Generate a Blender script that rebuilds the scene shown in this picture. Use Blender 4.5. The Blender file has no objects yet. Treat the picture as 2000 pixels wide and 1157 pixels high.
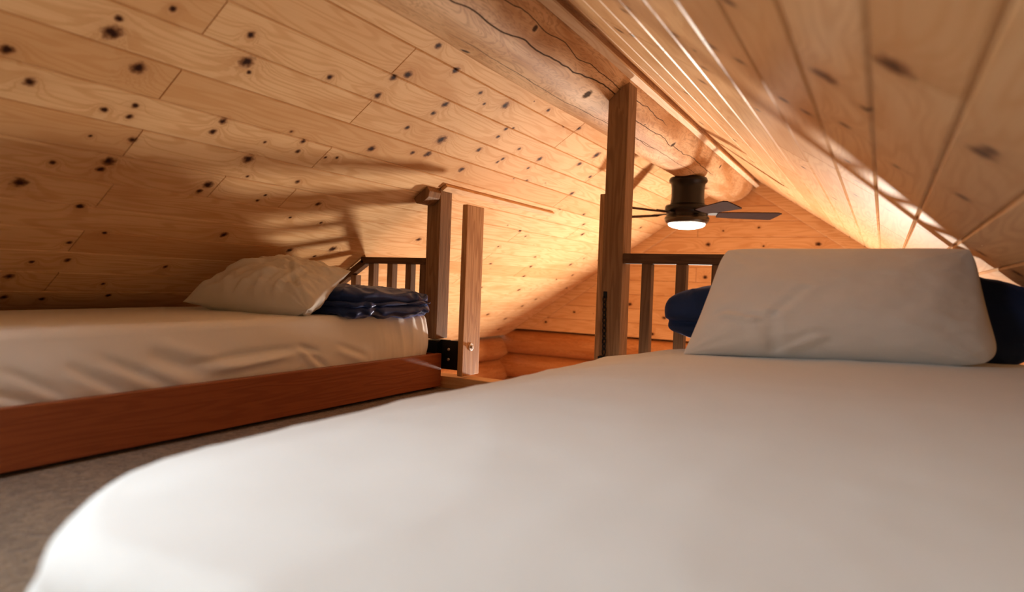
import bpy, math, random
from mathutils import Vector, noise, Matrix

sc = bpy.context.scene
COL = sc.collection
H = 0.51                       # lens height above the loft floor; all z below are given from the lens, H is added on build
random.seed(7)

# ------------------------------------------------------------------ camera
cam_d = bpy.data.cameras.new('camera'); cam = bpy.data.objects.new('camera', cam_d); COL.objects.link(cam)
cam_d.sensor_width = 36.0; cam_d.sensor_fit = 'HORIZONTAL'; cam_d.lens = 36.0*1261.96/2000.0
cam_d.clip_start = 0.02
cam_d.dof.use_dof = True; cam_d.dof.focus_distance = 2.85; cam_d.dof.aperture_fstop = 1.7
_R = Vector((0.86634807, 0.49809531, 0.03663435)); _U = Vector((-0.041332, -0.00159627, 0.99914419)); _F = Vector((-0.49772752, 0.86712082, -0.01920435))
m = Matrix((( _R.x, _U.x, -_F.x, 0), (_R.y, _U.y, -_F.y, 0), (_R.z, _U.z, -_F.z, H), (0, 0, 0, 1)))
cam.matrix_world = m
sc.camera = cam

# ------------------------------------------------------------------ world, daylight, exposure
sc.view_settings.view_transform = 'Standard'; sc.view_settings.look = 'None'
sc.view_settings.gamma = 1.0; sc.view_settings.use_curve_mapping = False
sc.view_settings.exposure = 0.45
world = bpy.data.worlds.new('World'); sc.world = world; world.use_nodes = True
bg = world.node_tree.nodes['Background']; bg.inputs[0].default_value = (0.75, 0.86, 1.0, 1); bg.inputs[1].default_value = 0.6

def area(name, loc, aim, sx, sy, power, color):
    d = bpy.data.lights.new(name, 'AREA'); d.shape = 'RECTANGLE'; d.size = sx; d.size_y = sy; d.energy = power; d.color = color
    o = bpy.data.objects.new(name, d); COL.objects.link(o); o.location = Vector(loc) + Vector((0, 0, H))
    o.rotation_euler = (Vector(aim) - Vector(loc)).to_track_quat('-Z', 'Y').to_euler()
    return o
# added area lights: cool daylight onto the near bed, soft fill from the great room
area('added_bed_daylight', (-1.44, -0.13, 0.69), (-0.62, 0.02, -0.40), 0.56, 0.40, 16.0, (0.80, 0.925, 1.0)).data.spread = math.radians(140)
area('great_room_fill', (0.9, 4.2, -1.7), (-1.6, 4.6, 0.2), 1.6, 1.6, 15.0, (1.0, 0.90, 0.79))
area('great_room_lamp', (-1.17, 5.42, -1.30), (-0.65, 2.0, -0.68), 0.32, 0.32, 116.0, (1.0, 0.89, 0.76))   # bright lamp low in the great room, hidden below the loft edge
LAMP = 7.0                     # strength of the glowing fan globe

# ------------------------------------------------------------------ node helpers
class NT:
    def __init__(self, name):
        self.m = bpy.data.materials.new(name); self.m.use_nodes = True
        self.t = self.m.node_tree; self.b = self.t.nodes['Principled BSDF']
    def n(self, typ, **kw):
        nd = self.t.nodes.new(typ)
        for k, v in kw.items(): setattr(nd, k, v)
        return nd
    def put(self, sock, v):
        if isinstance(v, bpy.types.NodeSocket): self.t.links.new(v, sock)
        else: sock.default_value = v
    def math(self, op, a, b=0.0, clamp=False):
        nd = self.n('ShaderNodeMath', operation=op, use_clamp=clamp); self.put(nd.inputs[0], a); self.put(nd.inputs[1], b); return nd.outputs[0]
    def vmath(self, op, a, b):
        nd = self.n('ShaderNodeVectorMath', operation=op); self.put(nd.inputs[0], a); self.put(nd.inputs[1], b)
        return nd.outputs['Value'] if op in ('DISTANCE', 'LENGTH') else nd.outputs[0]
    def comb(self, x, y, z):
        nd = self.n('ShaderNodeCombineXYZ')
        for i, v in enumerate((x, y, z)): self.put(nd.inputs[i], v)
        return nd.outputs[0]
    def sep(self, v):
        nd = self.n('ShaderNodeSeparateXYZ'); self.put(nd.inputs[0], v); return nd.outputs
    def noise(self, vec, scale=1.0, detail=3.0, rough=0.5, dist=0.0):
        nd = self.n('ShaderNodeTexNoise'); self.put(nd.inputs['Vector'], vec); nd.inputs['Scale'].default_value = scale
        nd.inputs['Detail'].default_value = detail; nd.inputs['Roughness'].default_value = rough; nd.inputs['Distortion'].default_value = dist
        return nd.outputs['Fac']
    def mix(self, f, a, b):
        nd = self.n('ShaderNodeMix', data_type='RGBA'); self.put(nd.inputs[0], f)
        self.put(nd.inputs[6], a if isinstance(a, bpy.types.NodeSocket) else (*a, 1)); self.put(nd.inputs[7], b if isinstance(b, bpy.types.NodeSocket) else (*b, 1))
        return nd.outputs[2]
    def smooth(self, v, lo, hi, a=0.0, b=1.0):
        nd = self.n('ShaderNodeMapRange', interpolation_type='SMOOTHSTEP'); self.put(nd.inputs[0], v)
        nd.inputs[1].default_value = lo; nd.inputs[2].default_value = hi; nd.inputs[3].default_value = a; nd.inputs[4].default_value = b
        return nd.outputs[0]
    def attr(self, name):
        nd = self.n('ShaderNodeAttribute', attribute_name=name); return nd.outputs['Fac']
    def bump(self, h, strength, dist=0.01):
        nd = self.n('ShaderNodeBump'); nd.inputs['Strength'].default_value = strength; nd.inputs['Distance'].default_value = dist
        self.put(nd.inputs['Height'], h); self.t.links.new(nd.outputs[0], self.b.inputs['Normal'])
    def fin(self, color, rough=0.5, spec=0.35):
        self.put(self.b.inputs['Base Color'], color if isinstance(color, bpy.types.NodeSocket) else (*color, 1))
        self.put(self.b.inputs['Roughness'], rough); self.b.inputs['Specular IOR Level'].default_value = spec
        return self.m

def plank_mat(name, base, ring, dark, knots=(), vor=0.42, rough=0.5, from_u=None, spec=0.18):
    """knotty pine boards: UV = metres along / across the boards, 'pid' = one random number per board"""
    w = NT(name)
    uv = w.n('ShaderNodeUVMap').outputs[0]
    s = w.sep(uv); u, v = s[0], s[1]; pid = w.attr('pid')
    off = w.math('MULTIPLY', pid, 61.0)
    # distance to the nearest knot, in knot radii
    vv = w.comb(w.math('ADD', w.math('MULTIPLY', u, 3.6), off), w.math('ADD', w.math('MULTIPLY', v, 4.6), off), off)
    vn = w.n('ShaderNodeTexVoronoi', voronoi_dimensions='2D'); w.put(vn.inputs['Vector'], vv); vn.inputs['Scale'].default_value = 1.0
    cs = w.sep(vn.outputs['Color'])
    rad = w.math('MULTIPLY', w.smooth(cs[0], 1.0 - vor, 1.0, 0.0, 1.0), 0.06)
    if from_u is not None: rad = w.math('MULTIPLY', rad, w.smooth(u, from_u-0.2, from_u))
    d = w.math('DIVIDE', vn.outputs['Distance'], w.math('ADD', rad, 0.0008))
    wob = w.noise(w.comb(w.math('MULTIPLY', u, 70.0), w.math('MULTIPLY', v, 70.0), off), 1.0, 3.0)
    for (ku, kv, kr) in knots:
        dd = w.math('DIVIDE', w.vmath('DISTANCE', uv, (ku, kv, 0.0)), kr)
        d = w.math('MINIMUM', d, dd)
    d = w.math('ADD', d, w.math('MULTIPLY', w.math('SUBTRACT', wob, 0.5), 1.5))
    near = w.math('POWER', 2.718, w.math('MULTIPLY', d, -0.55))
    # flowing year rings that bend round the knots
    g = w.noise(w.comb(w.math('ADD', w.math('MULTIPLY', u, 0.9), off), w.math('ADD', w.math('MULTIPLY', v, 9.0), w.math('MULTIPLY', near, 1.4)), off), 1.0, 2.0, 0.45)
    rings = w.math('SINE', w.math('MULTIPLY', g, 95.0))
    rings = w.smooth(rings, -0.2, 1.0)
    fine = w.noise(w.comb(w.math('ADD', w.math('MULTIPLY', u, 3.0), off), w.math('MULTIPLY', v, 160.0), off), 1.0, 3.0, 0.6)
    blot = w.noise(w.comb(w.math('ADD', w.math('MULTIPLY', u, 2.2), off), w.math('MULTIPLY', v, 7.0), off), 1.0, 3.0, 0.55)
    c = w.mix(w.math('MULTIPLY', rings, 0.42), base, ring)
    c = w.mix(w.math('MULTIPLY', w.smooth(fine, 0.45, 0.75), 0.35), c, ring)
    c = w.mix(w.smooth(blot, 0.48, 0.78, 0.0, 0.6), c, ring)
    # board to board tone
    p2 = w.math('FRACT', w.math('MULTIPLY', pid, 17.3))
    c = w.mix(w.smooth(p2, 0.55, 1.0, 0.0, 0.55), c, ring)
    c = w.mix(w.math('MULTIPLY', near, 0.55), c, dark)
    c = w.mix(w.smooth(d, 0.8, 1.7, 0.85, 0.0), c, (0.17, 0.06, 0.02))
    c = w.mix(w.smooth(d, 0.35, 1.05, 1.0, 0.0), c, (0.035, 0.011, 0.005))
    w.put(w.b.inputs['Base Color'], c)
    w.bump(w.math('ADD', w.math('MULTIPLY', fine, 0.5), w.math('MULTIPLY', rings, 0.3)), 0.06, 0.004)
    return w.fin(c, rough, spec)

def wood_mat(name, base, ring, axis='Z', knot=0.25, rough=0.6, scale=1.0, spec=0.12):
    """sawn timber with the grain along one axis of the object"""
    w = NT(name)
    o = w.n('ShaderNodeTexCoord').outputs['Object']; s = w.sep(o)
    rnd = w.math('MULTIPLY', w.n('ShaderNodeObjectInfo').outputs['Random'], 40.0)
    i = 'XYZ'.index(axis); a = s[i]; b = s[(i+1) % 3]; c_ = s[(i+2) % 3]
    vv = w.comb(w.math('ADD', w.math('MULTIPLY', a, 5.0*scale), rnd), w.math('MULTIPLY', b, 7.0*scale), w.math('MULTIPLY', c_, 7.0*scale))
    vn = w.n('ShaderNodeTexVoronoi', voronoi_dimensions='3D'); w.put(vn.inputs['Vector'], vv); vn.inputs['Scale'].default_value = 1.0
    cs = w.sep(vn.outputs['Color'])
    d = w.math('DIVIDE', vn.outputs['Distance'], w.math('ADD', w.math('MULTIPLY', w.smooth(cs[0], 1.0-knot, 1.0), 0.14), 0.001))
    near = w.math('POWER', 2.718, w.math('MULTIPLY', d, -0.7))
    g = w.noise(w.comb(w.math('ADD', w.math('MULTIPLY', a, 1.2), rnd), w.math('ADD', w.math('MULTIPLY', b, 14.0), near), w.math('MULTIPLY', c_, 14.0)), 1.0, 2.0)
    rings = w.smooth(w.math('SINE', w.math('MULTIPLY', g, 70.0)), -0.3, 1.0)
    fine = w.noise(w.comb(w.math('MULTIPLY', a, 5.0), w.math('MULTIPLY', b, 150.0), w.math('MULTIPLY', c_, 150.0)), 1.0, 3.0)
    c = w.mix(w.math('MULTIPLY', rings, 0.6), base, ring)
    c = w.mix(w.smooth(fine, 0.4, 0.75, 0.0, 0.4), c, ring)
    c = w.mix(w.smooth(d, 0.6, 1.1, 1.0, 0.0), c, (0.03, 0.011, 0.005))
    w.bump(w.math('ADD', fine, w.math('MULTIPLY', rings, 0.5)), 0.12, 0.003)
    return w.fin(c, rough, spec)

def log_mat(name, base, pale, dark, cracks=(), knots=(), rough=0.62):
    """peeled, varnished log: UV = metres along, angle in degrees/100"""
    w = NT(name)
    uv = w.n('ShaderNodeUVMap').outputs[0]; s = w.sep(uv); u, v = s[0], s[1]
    o = w.n('ShaderNodeTexCoord').outputs['Object']
    n1 = w.noise(w.comb(w.math('MULTIPLY', u, 1.6), w.math('MULTIPLY', v, 2.6), 3.1), 1.0, 4.0, 0.55, 0.6)
    g = w.noise(w.comb(w.math('MULTIPLY', u, 2.6), w.math('MULTIPLY', v, 5.0), 0.3), 1.0, 3.0, 0.55, 1.3)
    rings = w.smooth(w.math('SINE', w.math('MULTIPLY', g, 75.0)), 0.0, 1.0)
    fine = w.noise(w.comb(w.math('MULTIPLY', u, 9.0), w.math('MULTIPLY', v, 60.0), 0.0), 1.0, 4.0, 0.65)
    c = w.mix(w.smooth(n1, 0.36, 0.66), base, pale)
    c = w.mix(w.math('MULTIPLY', rings, 0.38), c, dark)
    c = w.mix(w.smooth(fine, 0.5, 0.85, 0.0, 0.5), c, dark)
    mask = None
    for (u0, u1, a0, a1, wd, amp) in cracks:          # a split running from angle a0 to a1 while u goes u0..u1
        wv = w.noise(w.comb(w.math('MULTIPLY', u, 5.0), a0*0.1, 0.0), 1.0, 2.0)
        k = (a1 - a0)/(u1 - u0)
        line = w.math('ADD', w.math('MULTIPLY', w.math('SUBTRACT', u, u0), k/100.0), a0/100.0)
        line = w.math('ADD', line, w.math('MULTIPLY', w.math('SUBTRACT', wv, 0.5), amp/100.0))
        dd = w.math('ABSOLUTE', w.math('SUBTRACT', v, line))
        e = w.math('MULTIPLY', w.smooth(u, u0, u0+0.15), w.smooth(u, u1-0.15, u1, 1.0, 0.0))
        kk = w.math('MULTIPLY', w.smooth(dd, wd*0.5/100.0, wd/100.0, 1.0, 0.0), e)
        mask = kk if mask is None else w.math('MAXIMUM', mask, kk)
    for (ku, ka, kr) in knots:
        q = w.comb(u, w.math('MULTIPLY', v, 0.35), 0.0)
        dd = w.math('DIVIDE', w.vmath('DISTANCE', q, (ku, ka/100.0*0.35, 0.0)), kr)
        dd = w.math('ADD', dd, w.math('MULTIPLY', w.math('SUBTRACT', fine, 0.5), 1.2))
        c = w.mix(w.smooth(dd, 1.0, 3.2, 0.5, 0.0), c, pale)
        kk = w.smooth(dd, 0.6, 1.3, 1.0, 0.0)
        mask = kk if mask is None else w.math('MAXIMUM', mask, kk)
    h = w.math('MULTIPLY', fine, 0.4)
    if mask is not None:
        c = w.mix(w.math('MULTIPLY', mask, 0.92), c, (0.025, 0.01, 0.005))
        h = w.math('SUBTRACT', h, w.math('MULTIPLY', mask, 1.0))
        rough = w.math('ADD', w.math('MULTIPLY', mask, 0.95-rough), rough)
        w.put(w.b.inputs['Specular IOR Level'], 0.2)
    w.bump(h, 0.12, 0.004)
    return w.fin(c, rough, 0.2)

def cloth_mat(name, col, col2, rough=0.85, sheen=0.2, weave=900.0, spec=0.2, bump=0.05):
    w = NT(name)
    o = w.n('ShaderNodeTexCoord').outputs['Object']
    n = w.noise(o, 3.0, 4.0, 0.6)
    c = w.mix(w.smooth(n, 0.3, 0.7), col, col2)
    f = w.noise(o, weave, 2.0)
    g = w.noise(o, 45.0, 4.0, 0.6)
    w.bump(w.math('ADD', w.math('MULTIPLY', f, 0.12), g), bump, 0.006)
    w.b.inputs['Sheen Weight'].default_value = sheen
    return w.fin(c, rough, spec)

def plain_mat(name, col, rough=0.5, metal=0.0, spec=0.4, var=0.15):
    w = NT(name)
    o = w.n('ShaderNodeTexCoord').outputs['Object']
    n = w.noise(o, 24.0, 4.0, 0.6)
    c = w.mix(n, tuple(x*(1-var) for x in col), tuple(min(1, x*(1+var)) for x in col))
    w.b.inputs['Metallic'].default_value = metal
    return w.fin(c, rough, spec)

# ------------------------------------------------------------------ mesh helpers
class MB:
    def __init__(self): self.v = []; self.f = []; self.pid = []; self.uv = []; self.mi = []
    def face(self, idx, pid=0.0, mi=0): self.f.append(tuple(idx)); self.pid.append(pid); self.mi.append(mi)
    def add(self, p, uv=(0, 0)): self.v.append(tuple(p)); self.uv.append(uv); return len(self.v)-1
    def box(self, a, b, pid=0.0, mi=0):
        (x0, y0, z0), (x1, y1, z1) = a, b
        i = [self.add(p) for p in ((x0,y0,z0),(x1,y0,z0),(x1,y1,z0),(x0,y1,z0),(x0,y0,z1),(x1,y0,z1),(x1,y1,z1),(x0,y1,z1))]
        for q in ((0,3,2,1),(4,5,6,7),(0,1,5,4),(1,2,6,5),(2,3,7,6),(3,0,4,7)): self.face([i[k] for k in q], pid, mi)
        return self
    def prism(self, poly, d, pid=0.0, mi=0):
        """closed polygon (3D points) swept by vector d"""
        n = len(poly); a = [self.add(p) for p in poly]; b = [self.add(Vector(p)+Vector(d)) for p in poly]
        self.face(a[::-1], pid, mi); self.face(b, pid, mi)
        for k in range(n): self.face((a[k], a[(k+1) % n], b[(k+1) % n], b[k]), pid, mi)
        return self
    def bar(self, p0, p1, wx, wz, up=(0, 0, 1)):
        """rectangular bar from p0 to p1"""
        p0, p1 = Vector(p0), Vector(p1); d = (p1-p0).normalized(); s = d.cross(Vector(up)).normalized(); u = s.cross(d)
        poly = [p0+s*(wx/2*i)+u*(wz/2*j) for i, j in ((-1,-1),(1,-1),(1,1),(-1,1))]
        return self.prism(poly, p1-p0)
    def lathe(self, prof, c, n=40, axis='Z', mi=0):
        rings = []
        for (r, h) in prof:
            ring = []
            for k in range(n):
                a = 2*math.pi*k/n
                if axis == 'Z': p = (c[0]+r*math.cos(a), c[1]+r*math.sin(a), c[2]+h)
                elif axis == 'X': p = (c[0]+h, c[1]+r*math.cos(a), c[2]+r*math.sin(a))
                else: p = (c[0]+r*math.cos(a), c[1]+h, c[2]+r*math.sin(a))
                ring.append(self.add(p))
            rings.append(ring)
        for i in range(len(rings)-1):
            for k in range(n): self.face((rings[i][k], rings[i][(k+1) % n], rings[i+1][(k+1) % n], rings[i+1][k]), 0, mi)
        self.face(rings[0][::-1], 0, mi); self.face(rings[-1], 0, mi)
        return self
    def tube(self, pts, r, n=8, closed=False):
        pts = [Vector(p) for p in pts]; N = len(pts); rings = []
        up = Vector((0.13, 0.97, 0.21))
        for i, p in enumerate(pts):
            a = pts[(i-1) % N] if (closed or i > 0) else p; b = pts[(i+1) % N] if (closed or i < N-1) else p
            t = (b-a).normalized(); s = t.cross(up)
            if s.length < 1e-4: s = t.cross(Vector((1, 0, 0)))
            s.normalize(); u = t.cross(s)
            rings.append([self.add(p+s*(r*math.cos(2*math.pi*k/n))+u*(r*math.sin(2*math.pi*k/n))) for k in range(n)])
        for i in range(N if closed else N-1):
            A, B = rings[i], rings[(i+1) % N]
            for k in range(n): self.face((A[k], A[(k+1) % n], B[(k+1) % n], B[k]))
        if not closed: self.face(rings[0][::-1]); self.face(rings[-1])
        return self

def build(name, mb, mats, parent=None, smooth=False, bevel=0.0, base=None, seg=2):
    if not isinstance(mats, (list, tuple)): mats = [mats]
    xs = [p[0] for p in mb.v]; ys = [p[1] for p in mb.v]; zs = [p[2] for p in mb.v]
    if parent is not None: org = Vector(parent['_org'])
    else: org = Vector(base) if base else Vector(((min(xs)+max(xs))/2, (min(ys)+max(ys))/2, min(zs)))
    me = bpy.data.meshes.new(name)
    me.from_pydata([tuple(Vector(p)-org) for p in mb.v], [], mb.f)
    for mm in mats: me.materials.append(mm)
    me.polygons.foreach_set('material_index', mb.mi)
    if any(mb.pid):
        a = me.attributes.new('pid', 'FLOAT', 'FACE'); a.data.foreach_set('value', mb.pid)
    uvl = me.uv_layers.new(name='UVMap')
    li = [0.0]*(2*len(me.loops))
    for l in me.loops:
        q = mb.uv[l.vertex_index]; li[2*l.index] = q[0]; li[2*l.index+1] = q[1]
    uvl.data.foreach_set('uv', li)
    me.validate(); me.update()
    if smooth: me.polygons.foreach_set('use_smooth', [True]*len(me.polygons))
    o = bpy.data.objects.new(name, me); COL.objects.link(o)
    if parent is not None: o.parent = parent; o['_org'] = tuple(org)
    else: o.location = org + Vector((0, 0, H)); o['_org'] = tuple(org)
    if bevel:
        b = o.modifiers.new('bevel', 'BEVEL'); b.width = bevel; b.segments = seg; b.limit_method = 'ANGLE'; b.angle_limit = math.radians(40)
    return o

def fix_normals(o):
    import bmesh
    bm = bmesh.new(); bm.from_mesh(o.data); bmesh.ops.recalc_face_normals(bm, faces=bm.faces); bm.to_mesh(o.data); bm.free()
    return o

def thing(name, label, cat, org, group=None):
    o = bpy.data.objects.new(name, None); COL.objects.link(o); o.empty_display_size = 0.1
    o.location = Vector(org) + Vector((0, 0, H)); o['_org'] = tuple(org); o['label'] = label; o['category'] = cat
    if group: o['group'] = group
    return o
def tag(o, label, cat, group=None):
    o['label'] = label; o['category'] = cat
    if group: o['group'] = group
    return o
def struct(o): o['kind'] = 'structure'; return o

# ------------------------------------------------------------------ roof geometry
XR, ZA, ANG = -1.037, 0.989, 0.595
CA, SA, TA = math.cos(ANG), math.sin(ANG), math.tan(ANG)
D = 5.596                      # far gable
YB = -0.62                     # wall behind the camera
W = 0.1273
def roof_z(x): return ZA - abs(x-XR)*TA

PINE = ((0.83, 0.53, 0.275), (0.60, 0.29, 0.105), (0.38, 0.145, 0.045))
KL = [(0.872,0.694,0.008),(0.876,0.739,0.0176),(0.707,0.881,0.012),(0.979,0.821,0.016),(0.962,0.612,0.008),(1.178,0.596,0.0096),(1.221,0.684,0.0176),(1.25,0.715,0.0064),(1.496,0.629,0.0096),(0.783,0.961,0.0112),(1.035,0.949,0.008),(1.04,0.995,0.008),(0.971,0.992,0.008),(1.294,0.923,0.0104),(1.29,0.975,0.0096),(1.536,0.889,0.0056),(1.092,1.082,0.0096),(0.984,1.102,0.0048),(1.479,0.964,0.0056),(1.609,0.918,0.008),(1.626,0.969,0.008),(1.476,1.059,0.016),(1.075,1.19,0.0144),(1.069,1.23,0.0104),(0.942,1.236,0.0072),(1.802,0.952,0.0064),(1.754,0.966,0.0056),(1.739,1.121,0.0088),(1.529,1.144,0.0056),(1.42,1.222,0.0144),(1.41,1.261,0.0096),(1.663,1.226,0.0056),(1.653,1.263,0.0064),(0.898,1.341,0.016),(1.091,1.418,0.0099),(1.652,1.494,0.0126),(1.223,1.547,0.0072),(1.14,1.616,0.0081),(1.178,1.72,0.009),(1.075,1.74,0.0072),(1.044,1.833,0.0117),(1.074,1.965,0.0108),(1.198,1.978,0.009),(1.42,1.952,0.009),(2.028,1.562,0.0117),(2.261,1.526,0.018),(2.202,1.594,0.0081),(2.039,1.344,0.0063),(1.865,1.336,0.0063),(1.929,1.227,0.0099),(1.54,1.735,0.0081),(1.362,1.868,0.0072),(1.752,0.501,0.0135),(1.921,0.403,0.0126),(1.76,0.355,0.0108),(2.134,0.439,0.0081),(2.326,0.439,0.0153),(2.029,0.55,0.0126),(2.018,0.607,0.0099),(1.718,0.626,0.0117),(1.712,0.535,0.0117),(2.204,0.806,0.0144),(2.12,0.822,0.009),(1.909,0.864,0.0135),(1.97,0.712,0.009),(2.193,0.712,0.0198),(2.459,0.694,0.0117),(2.483,0.592,0.009),(2.476,0.54,0.009),(2.932,0.619,0.0135),(2.674,0.697,0.009),(2.663,0.724,0.0081),(2.491,0.833,0.0135),(3.353,0.457,0.0198),(2.946,0.37,0.0108),(2.597,0.364,0.009),(2.93,0.697,0.0081),(2.209,0.474,0.0063)]
KR = [(0.934,1.251,0.022),(1.154,1.137,0.02),(1.456,1.154,0.011),(1.23,1.205,0.01),(1.539,0.999,0.012),(1.542,1.057,0.012),(1.13,1.391,0.016),(1.096,1.397,0.012),(1.534,1.405,0.012),(3.154,1.008,0.01),(1.9,1.137,0.008),(1.382,0.92,0.012),(1.945,0.659,0.012),(1.988,0.708,0.008),(1.006,0.988,0.01),(1.383,0.843,0.016),(1.514,0.552,0.01),(1.454,0.587,0.01),(2.084,0.156,0.012),(1.859,0.376,0.014),(1.821,0.443,0.01),(1.47,0.722,0.01),(1.744,0.577,0.009),(1.695,0.738,0.01),(2.458,0.43,0.01),(1.888,0.863,0.009),(2.527,0.121,0.008),(1.596,1.267,0.008),(1.919,1.266,0.01),(2.182,1.155,0.008)]
M_CEIL_L = plank_mat('pine_ceiling_left', *PINE, knots=KL, vor=0.55, from_u=2.6, rough=0.6, spec=0.05)
M_CEIL_R = plank_mat('pine_ceiling_right', *PINE, knots=KR, vor=0.16, rough=0.36)
M_GABLE = plank_mat('pine_gable', (0.80, 0.50, 0.26), (0.60, 0.29, 0.11), (0.38, 0.15, 0.05), vor=0.9)
M_DARK = plain_mat('gap_shade_backing', (0.006, 0.004, 0.003), 0.95)  # backing behind boards and logs; shade of the gaps put into its near-black colour

def planks(mb, O, eu, ev, en, rows, u0, u1, joints, rnd, ch=0.0035, dp=0.0035, th=0.018):
    """tongue-and-groove boards: every board a chamfered plate; en points into the room"""
    O, eu, ev, en = Vector(O), Vector(eu), Vector(ev), Vector(en)
    for (k, v0, v1) in rows:
        cuts = [u0] + sorted(j for j in joints.get(k, []) if u0 < j < u1) + [u1]
        for a, b in zip(cuts[:-1], cuts[1:]):
            pid = rnd.random()*0.98 + 0.01
            a_, b_ = a+0.0008, b-0.0008; p, q = v0+0.0006, v1-0.0006
            P = lambda u, v, n: mb.add(O+eu*u+ev*v+en*n, (u, v))
            ce = 0.0015
            top = [P(a_+ce, p+ch, 0), P(b_-ce, p+ch, 0), P(b_-ce, q-ch, 0), P(a_+ce, q-ch, 0)]
            mid = [P(a_, p, -dp), P(b_, p, -dp), P(b_, q, -dp), P(a_, q, -dp)]
            bot = [P(a_, p, -th), P(b_, p, -th), P(b_, q, -th), P(a_, q, -th)]
            mb.face(top, pid)
            for i in range(4):
                j = (i+1) % 4
                mb.face((mid[i], mid[j], top[j], top[i]), pid); mb.face((bot[i], bot[j], mid[j], mid[i]), pid)
    return mb

rl = random.Random(11)
# left slope
jl = {-1: [0.6, 2.94, 4.2], 0: [1.69, 2.94, 4.86], 1: [1.064, 3.58], 2: [1.717, 4.22], 3: [1.08, 3.58], 4: [1.741, 4.86], 5: [1.10, 4.22], 6: [1.455, 1.766, 3.58],
      7: [1.135, 4.86], 8: [0.5, 3.58], 9: [1.158, 4.22], 10: [0.45, 3.58], 11: [1.183, 4.86], 12: [1.8, 3.6]}
for k in range(13, 19): jl[k] = [1.1+0.64*(k % 2), 3.58+0.64*(k % 3)]
rows = [(k, 0.3993+k*W, 0.3993+(k+1)*W) for k in range(-1, 18)]
mb = planks(MB(), (XR, 0, ZA), (0, 1, 0), (-CA, 0, -SA), (SA, 0, -CA), rows, YB, D+0.02, jl, rl)
A = Vector((XR, 0, ZA)); nL = Vector((SA, 0, -CA)); dL = Vector((-CA, 0, -SA))
t1 = 0.3993+18*W
mb.prism([A-nL*0.0185+dL*0.2+Vector((0, YB, 0)), A-nL*0.0185+dL*t1+Vector((0, YB, 0)), A-nL*0.10+dL*t1+Vector((0, YB, 0)), A-nL*0.10+dL*-0.06+Vector((0, YB, 0))], (0, D+0.1-YB, 0), 0.5, 1)
struct(build('ceiling_left', mb, [M_CEIL_L, M_DARK]))
# right slope
rr = random.Random(5)
rs = 0.961
jr = {-4: [1.785, 3.1], -5: [1.80, 3.7], -3: [1.786, 3.9], -2: [0.6, 3.1], -1: [2.42, 4.3], 0: [2.185, 3.7], 1: [2.286, 0.35], 2: [0.948, 3.1], 3: [2.42], 4: [1.1, 3.1], -6: [2.4, 4.2], -7: [1.2, 3.0]}
rows = [(k, rs+k*W, rs+(k+1)*W) for k in range(-7, 14)]
mb = planks(MB(), (XR, 0, ZA), (0, 1, 0), (CA, 0, -SA), (-SA, 0, -CA), rows, YB, D+0.02, jr, rr, ch=0.006, dp=0.005)
nR = Vector((-SA, 0, -CA)); dR = Vector((CA, 0, -SA)); t1 = rs+14*W
mb.prism([A-nR*0.0185+dR*0.0+Vector((0, YB, 0)), A-nR*0.0185+dR*t1+Vector((0, YB, 0)), A-nR*0.10+dR*t1+Vector((0, YB, 0)), A-nR*0.10+dR*-0.06+Vector((0, YB, 0))], (0, D+0.1-YB, 0), 0.5, 1)
struct(build('ceiling_right', mb, [M_CEIL_R, M_DARK]))

# far gable: boards above, logs below
XL, XRT = -3.25, 1.20
rg = random.Random(3)
rows = [(k, -0.445+k*0.1285, -0.445+(k+1)*0.1285) for k in range(0, 11)]
mb = MB()
for (k, v0, v1) in rows:
    half = (ZA+0.03-v0)/TA
    planks(mb, (0, D, 0), (1, 0, 0), (0, 0, 1), (0, -1, 0), [(k, v0, v1)], XR-half, XR+half, {k: [-1.4+0.9*((k*37) % 3-1)]}, rg)
mb.box((XL-0.6, D+0.019, -0.45), (XRT+0.6, D+0.09, 1.05), 0.5, 1)
struct(build('wall_back', mb, [M_GABLE, M_DARK]))

M_LOGW = log_mat('varnished_wall_log', (0.50, 0.20, 0.065), (0.62, 0.29, 0.11), (0.24, 0.075, 0.022), rough=0.4)
def log_course(mb, p0, p1, r, seed, ns=26, nu=60):
    p0, p1 = Vector(p0), Vector(p1); d = p1-p0; L = d.length; d.normalize()
    s = d.cross(Vector((0, 0, 1))).normalized(); up = Vector((0, 0, 1)); rings = []
    for i in range(nu+1):
        u = L*i/nu; ring = []
        for k in range(ns):
            a = 2*math.pi*k/ns
            rr_ = r*(1+0.05*noise.noise(Vector((u*1.3, math.cos(a)*1.2+seed, math.sin(a)*1.2))))
            ring.append(mb.add(p0+d*u+s*(rr_*math.cos(a))+up*(rr_*math.sin(a)), (u+seed*3.1, math.degrees(a)/100)))
        rings.append(ring)
    for i in range(nu):
        for k in range(ns): mb.face((rings[i][k], rings[i][(k+1) % ns], rings[i+1][(k+1) % ns], rings[i+1][k]))
    mb.face(rings[0][::-1]); mb.face(rings[-1])
mb = MB()
for i in range(11): log_course(mb, (XL-0.35, D+0.085, -0.575-0.245*i), (XRT+0.35, D+0.085, -0.575-0.245*i), 0.128, i*1.7)
mb.box((XL-0.4, D+0.08, -3.2), (XRT+0.4, D+0.16, -0.46), 0.5, 1)
struct(build('wall_back_logs', mb, [M_LOGW, M_DARK], smooth=True))
mb = MB()
for i in range(11): log_course(mb, (XL-0.12, YB, -0.645-0.245*i), (XL-0.12, D+0.12, -0.645-0.245*i), 0.128, 20+i*1.3)
mb.box((XL-0.25, YB, -3.2), (XL-0.11, D+0.15, -0.50), 0.5, 1)
struct(build('wall_left', mb, [M_LOGW, M_DARK], smooth=True))
mb = MB()
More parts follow.
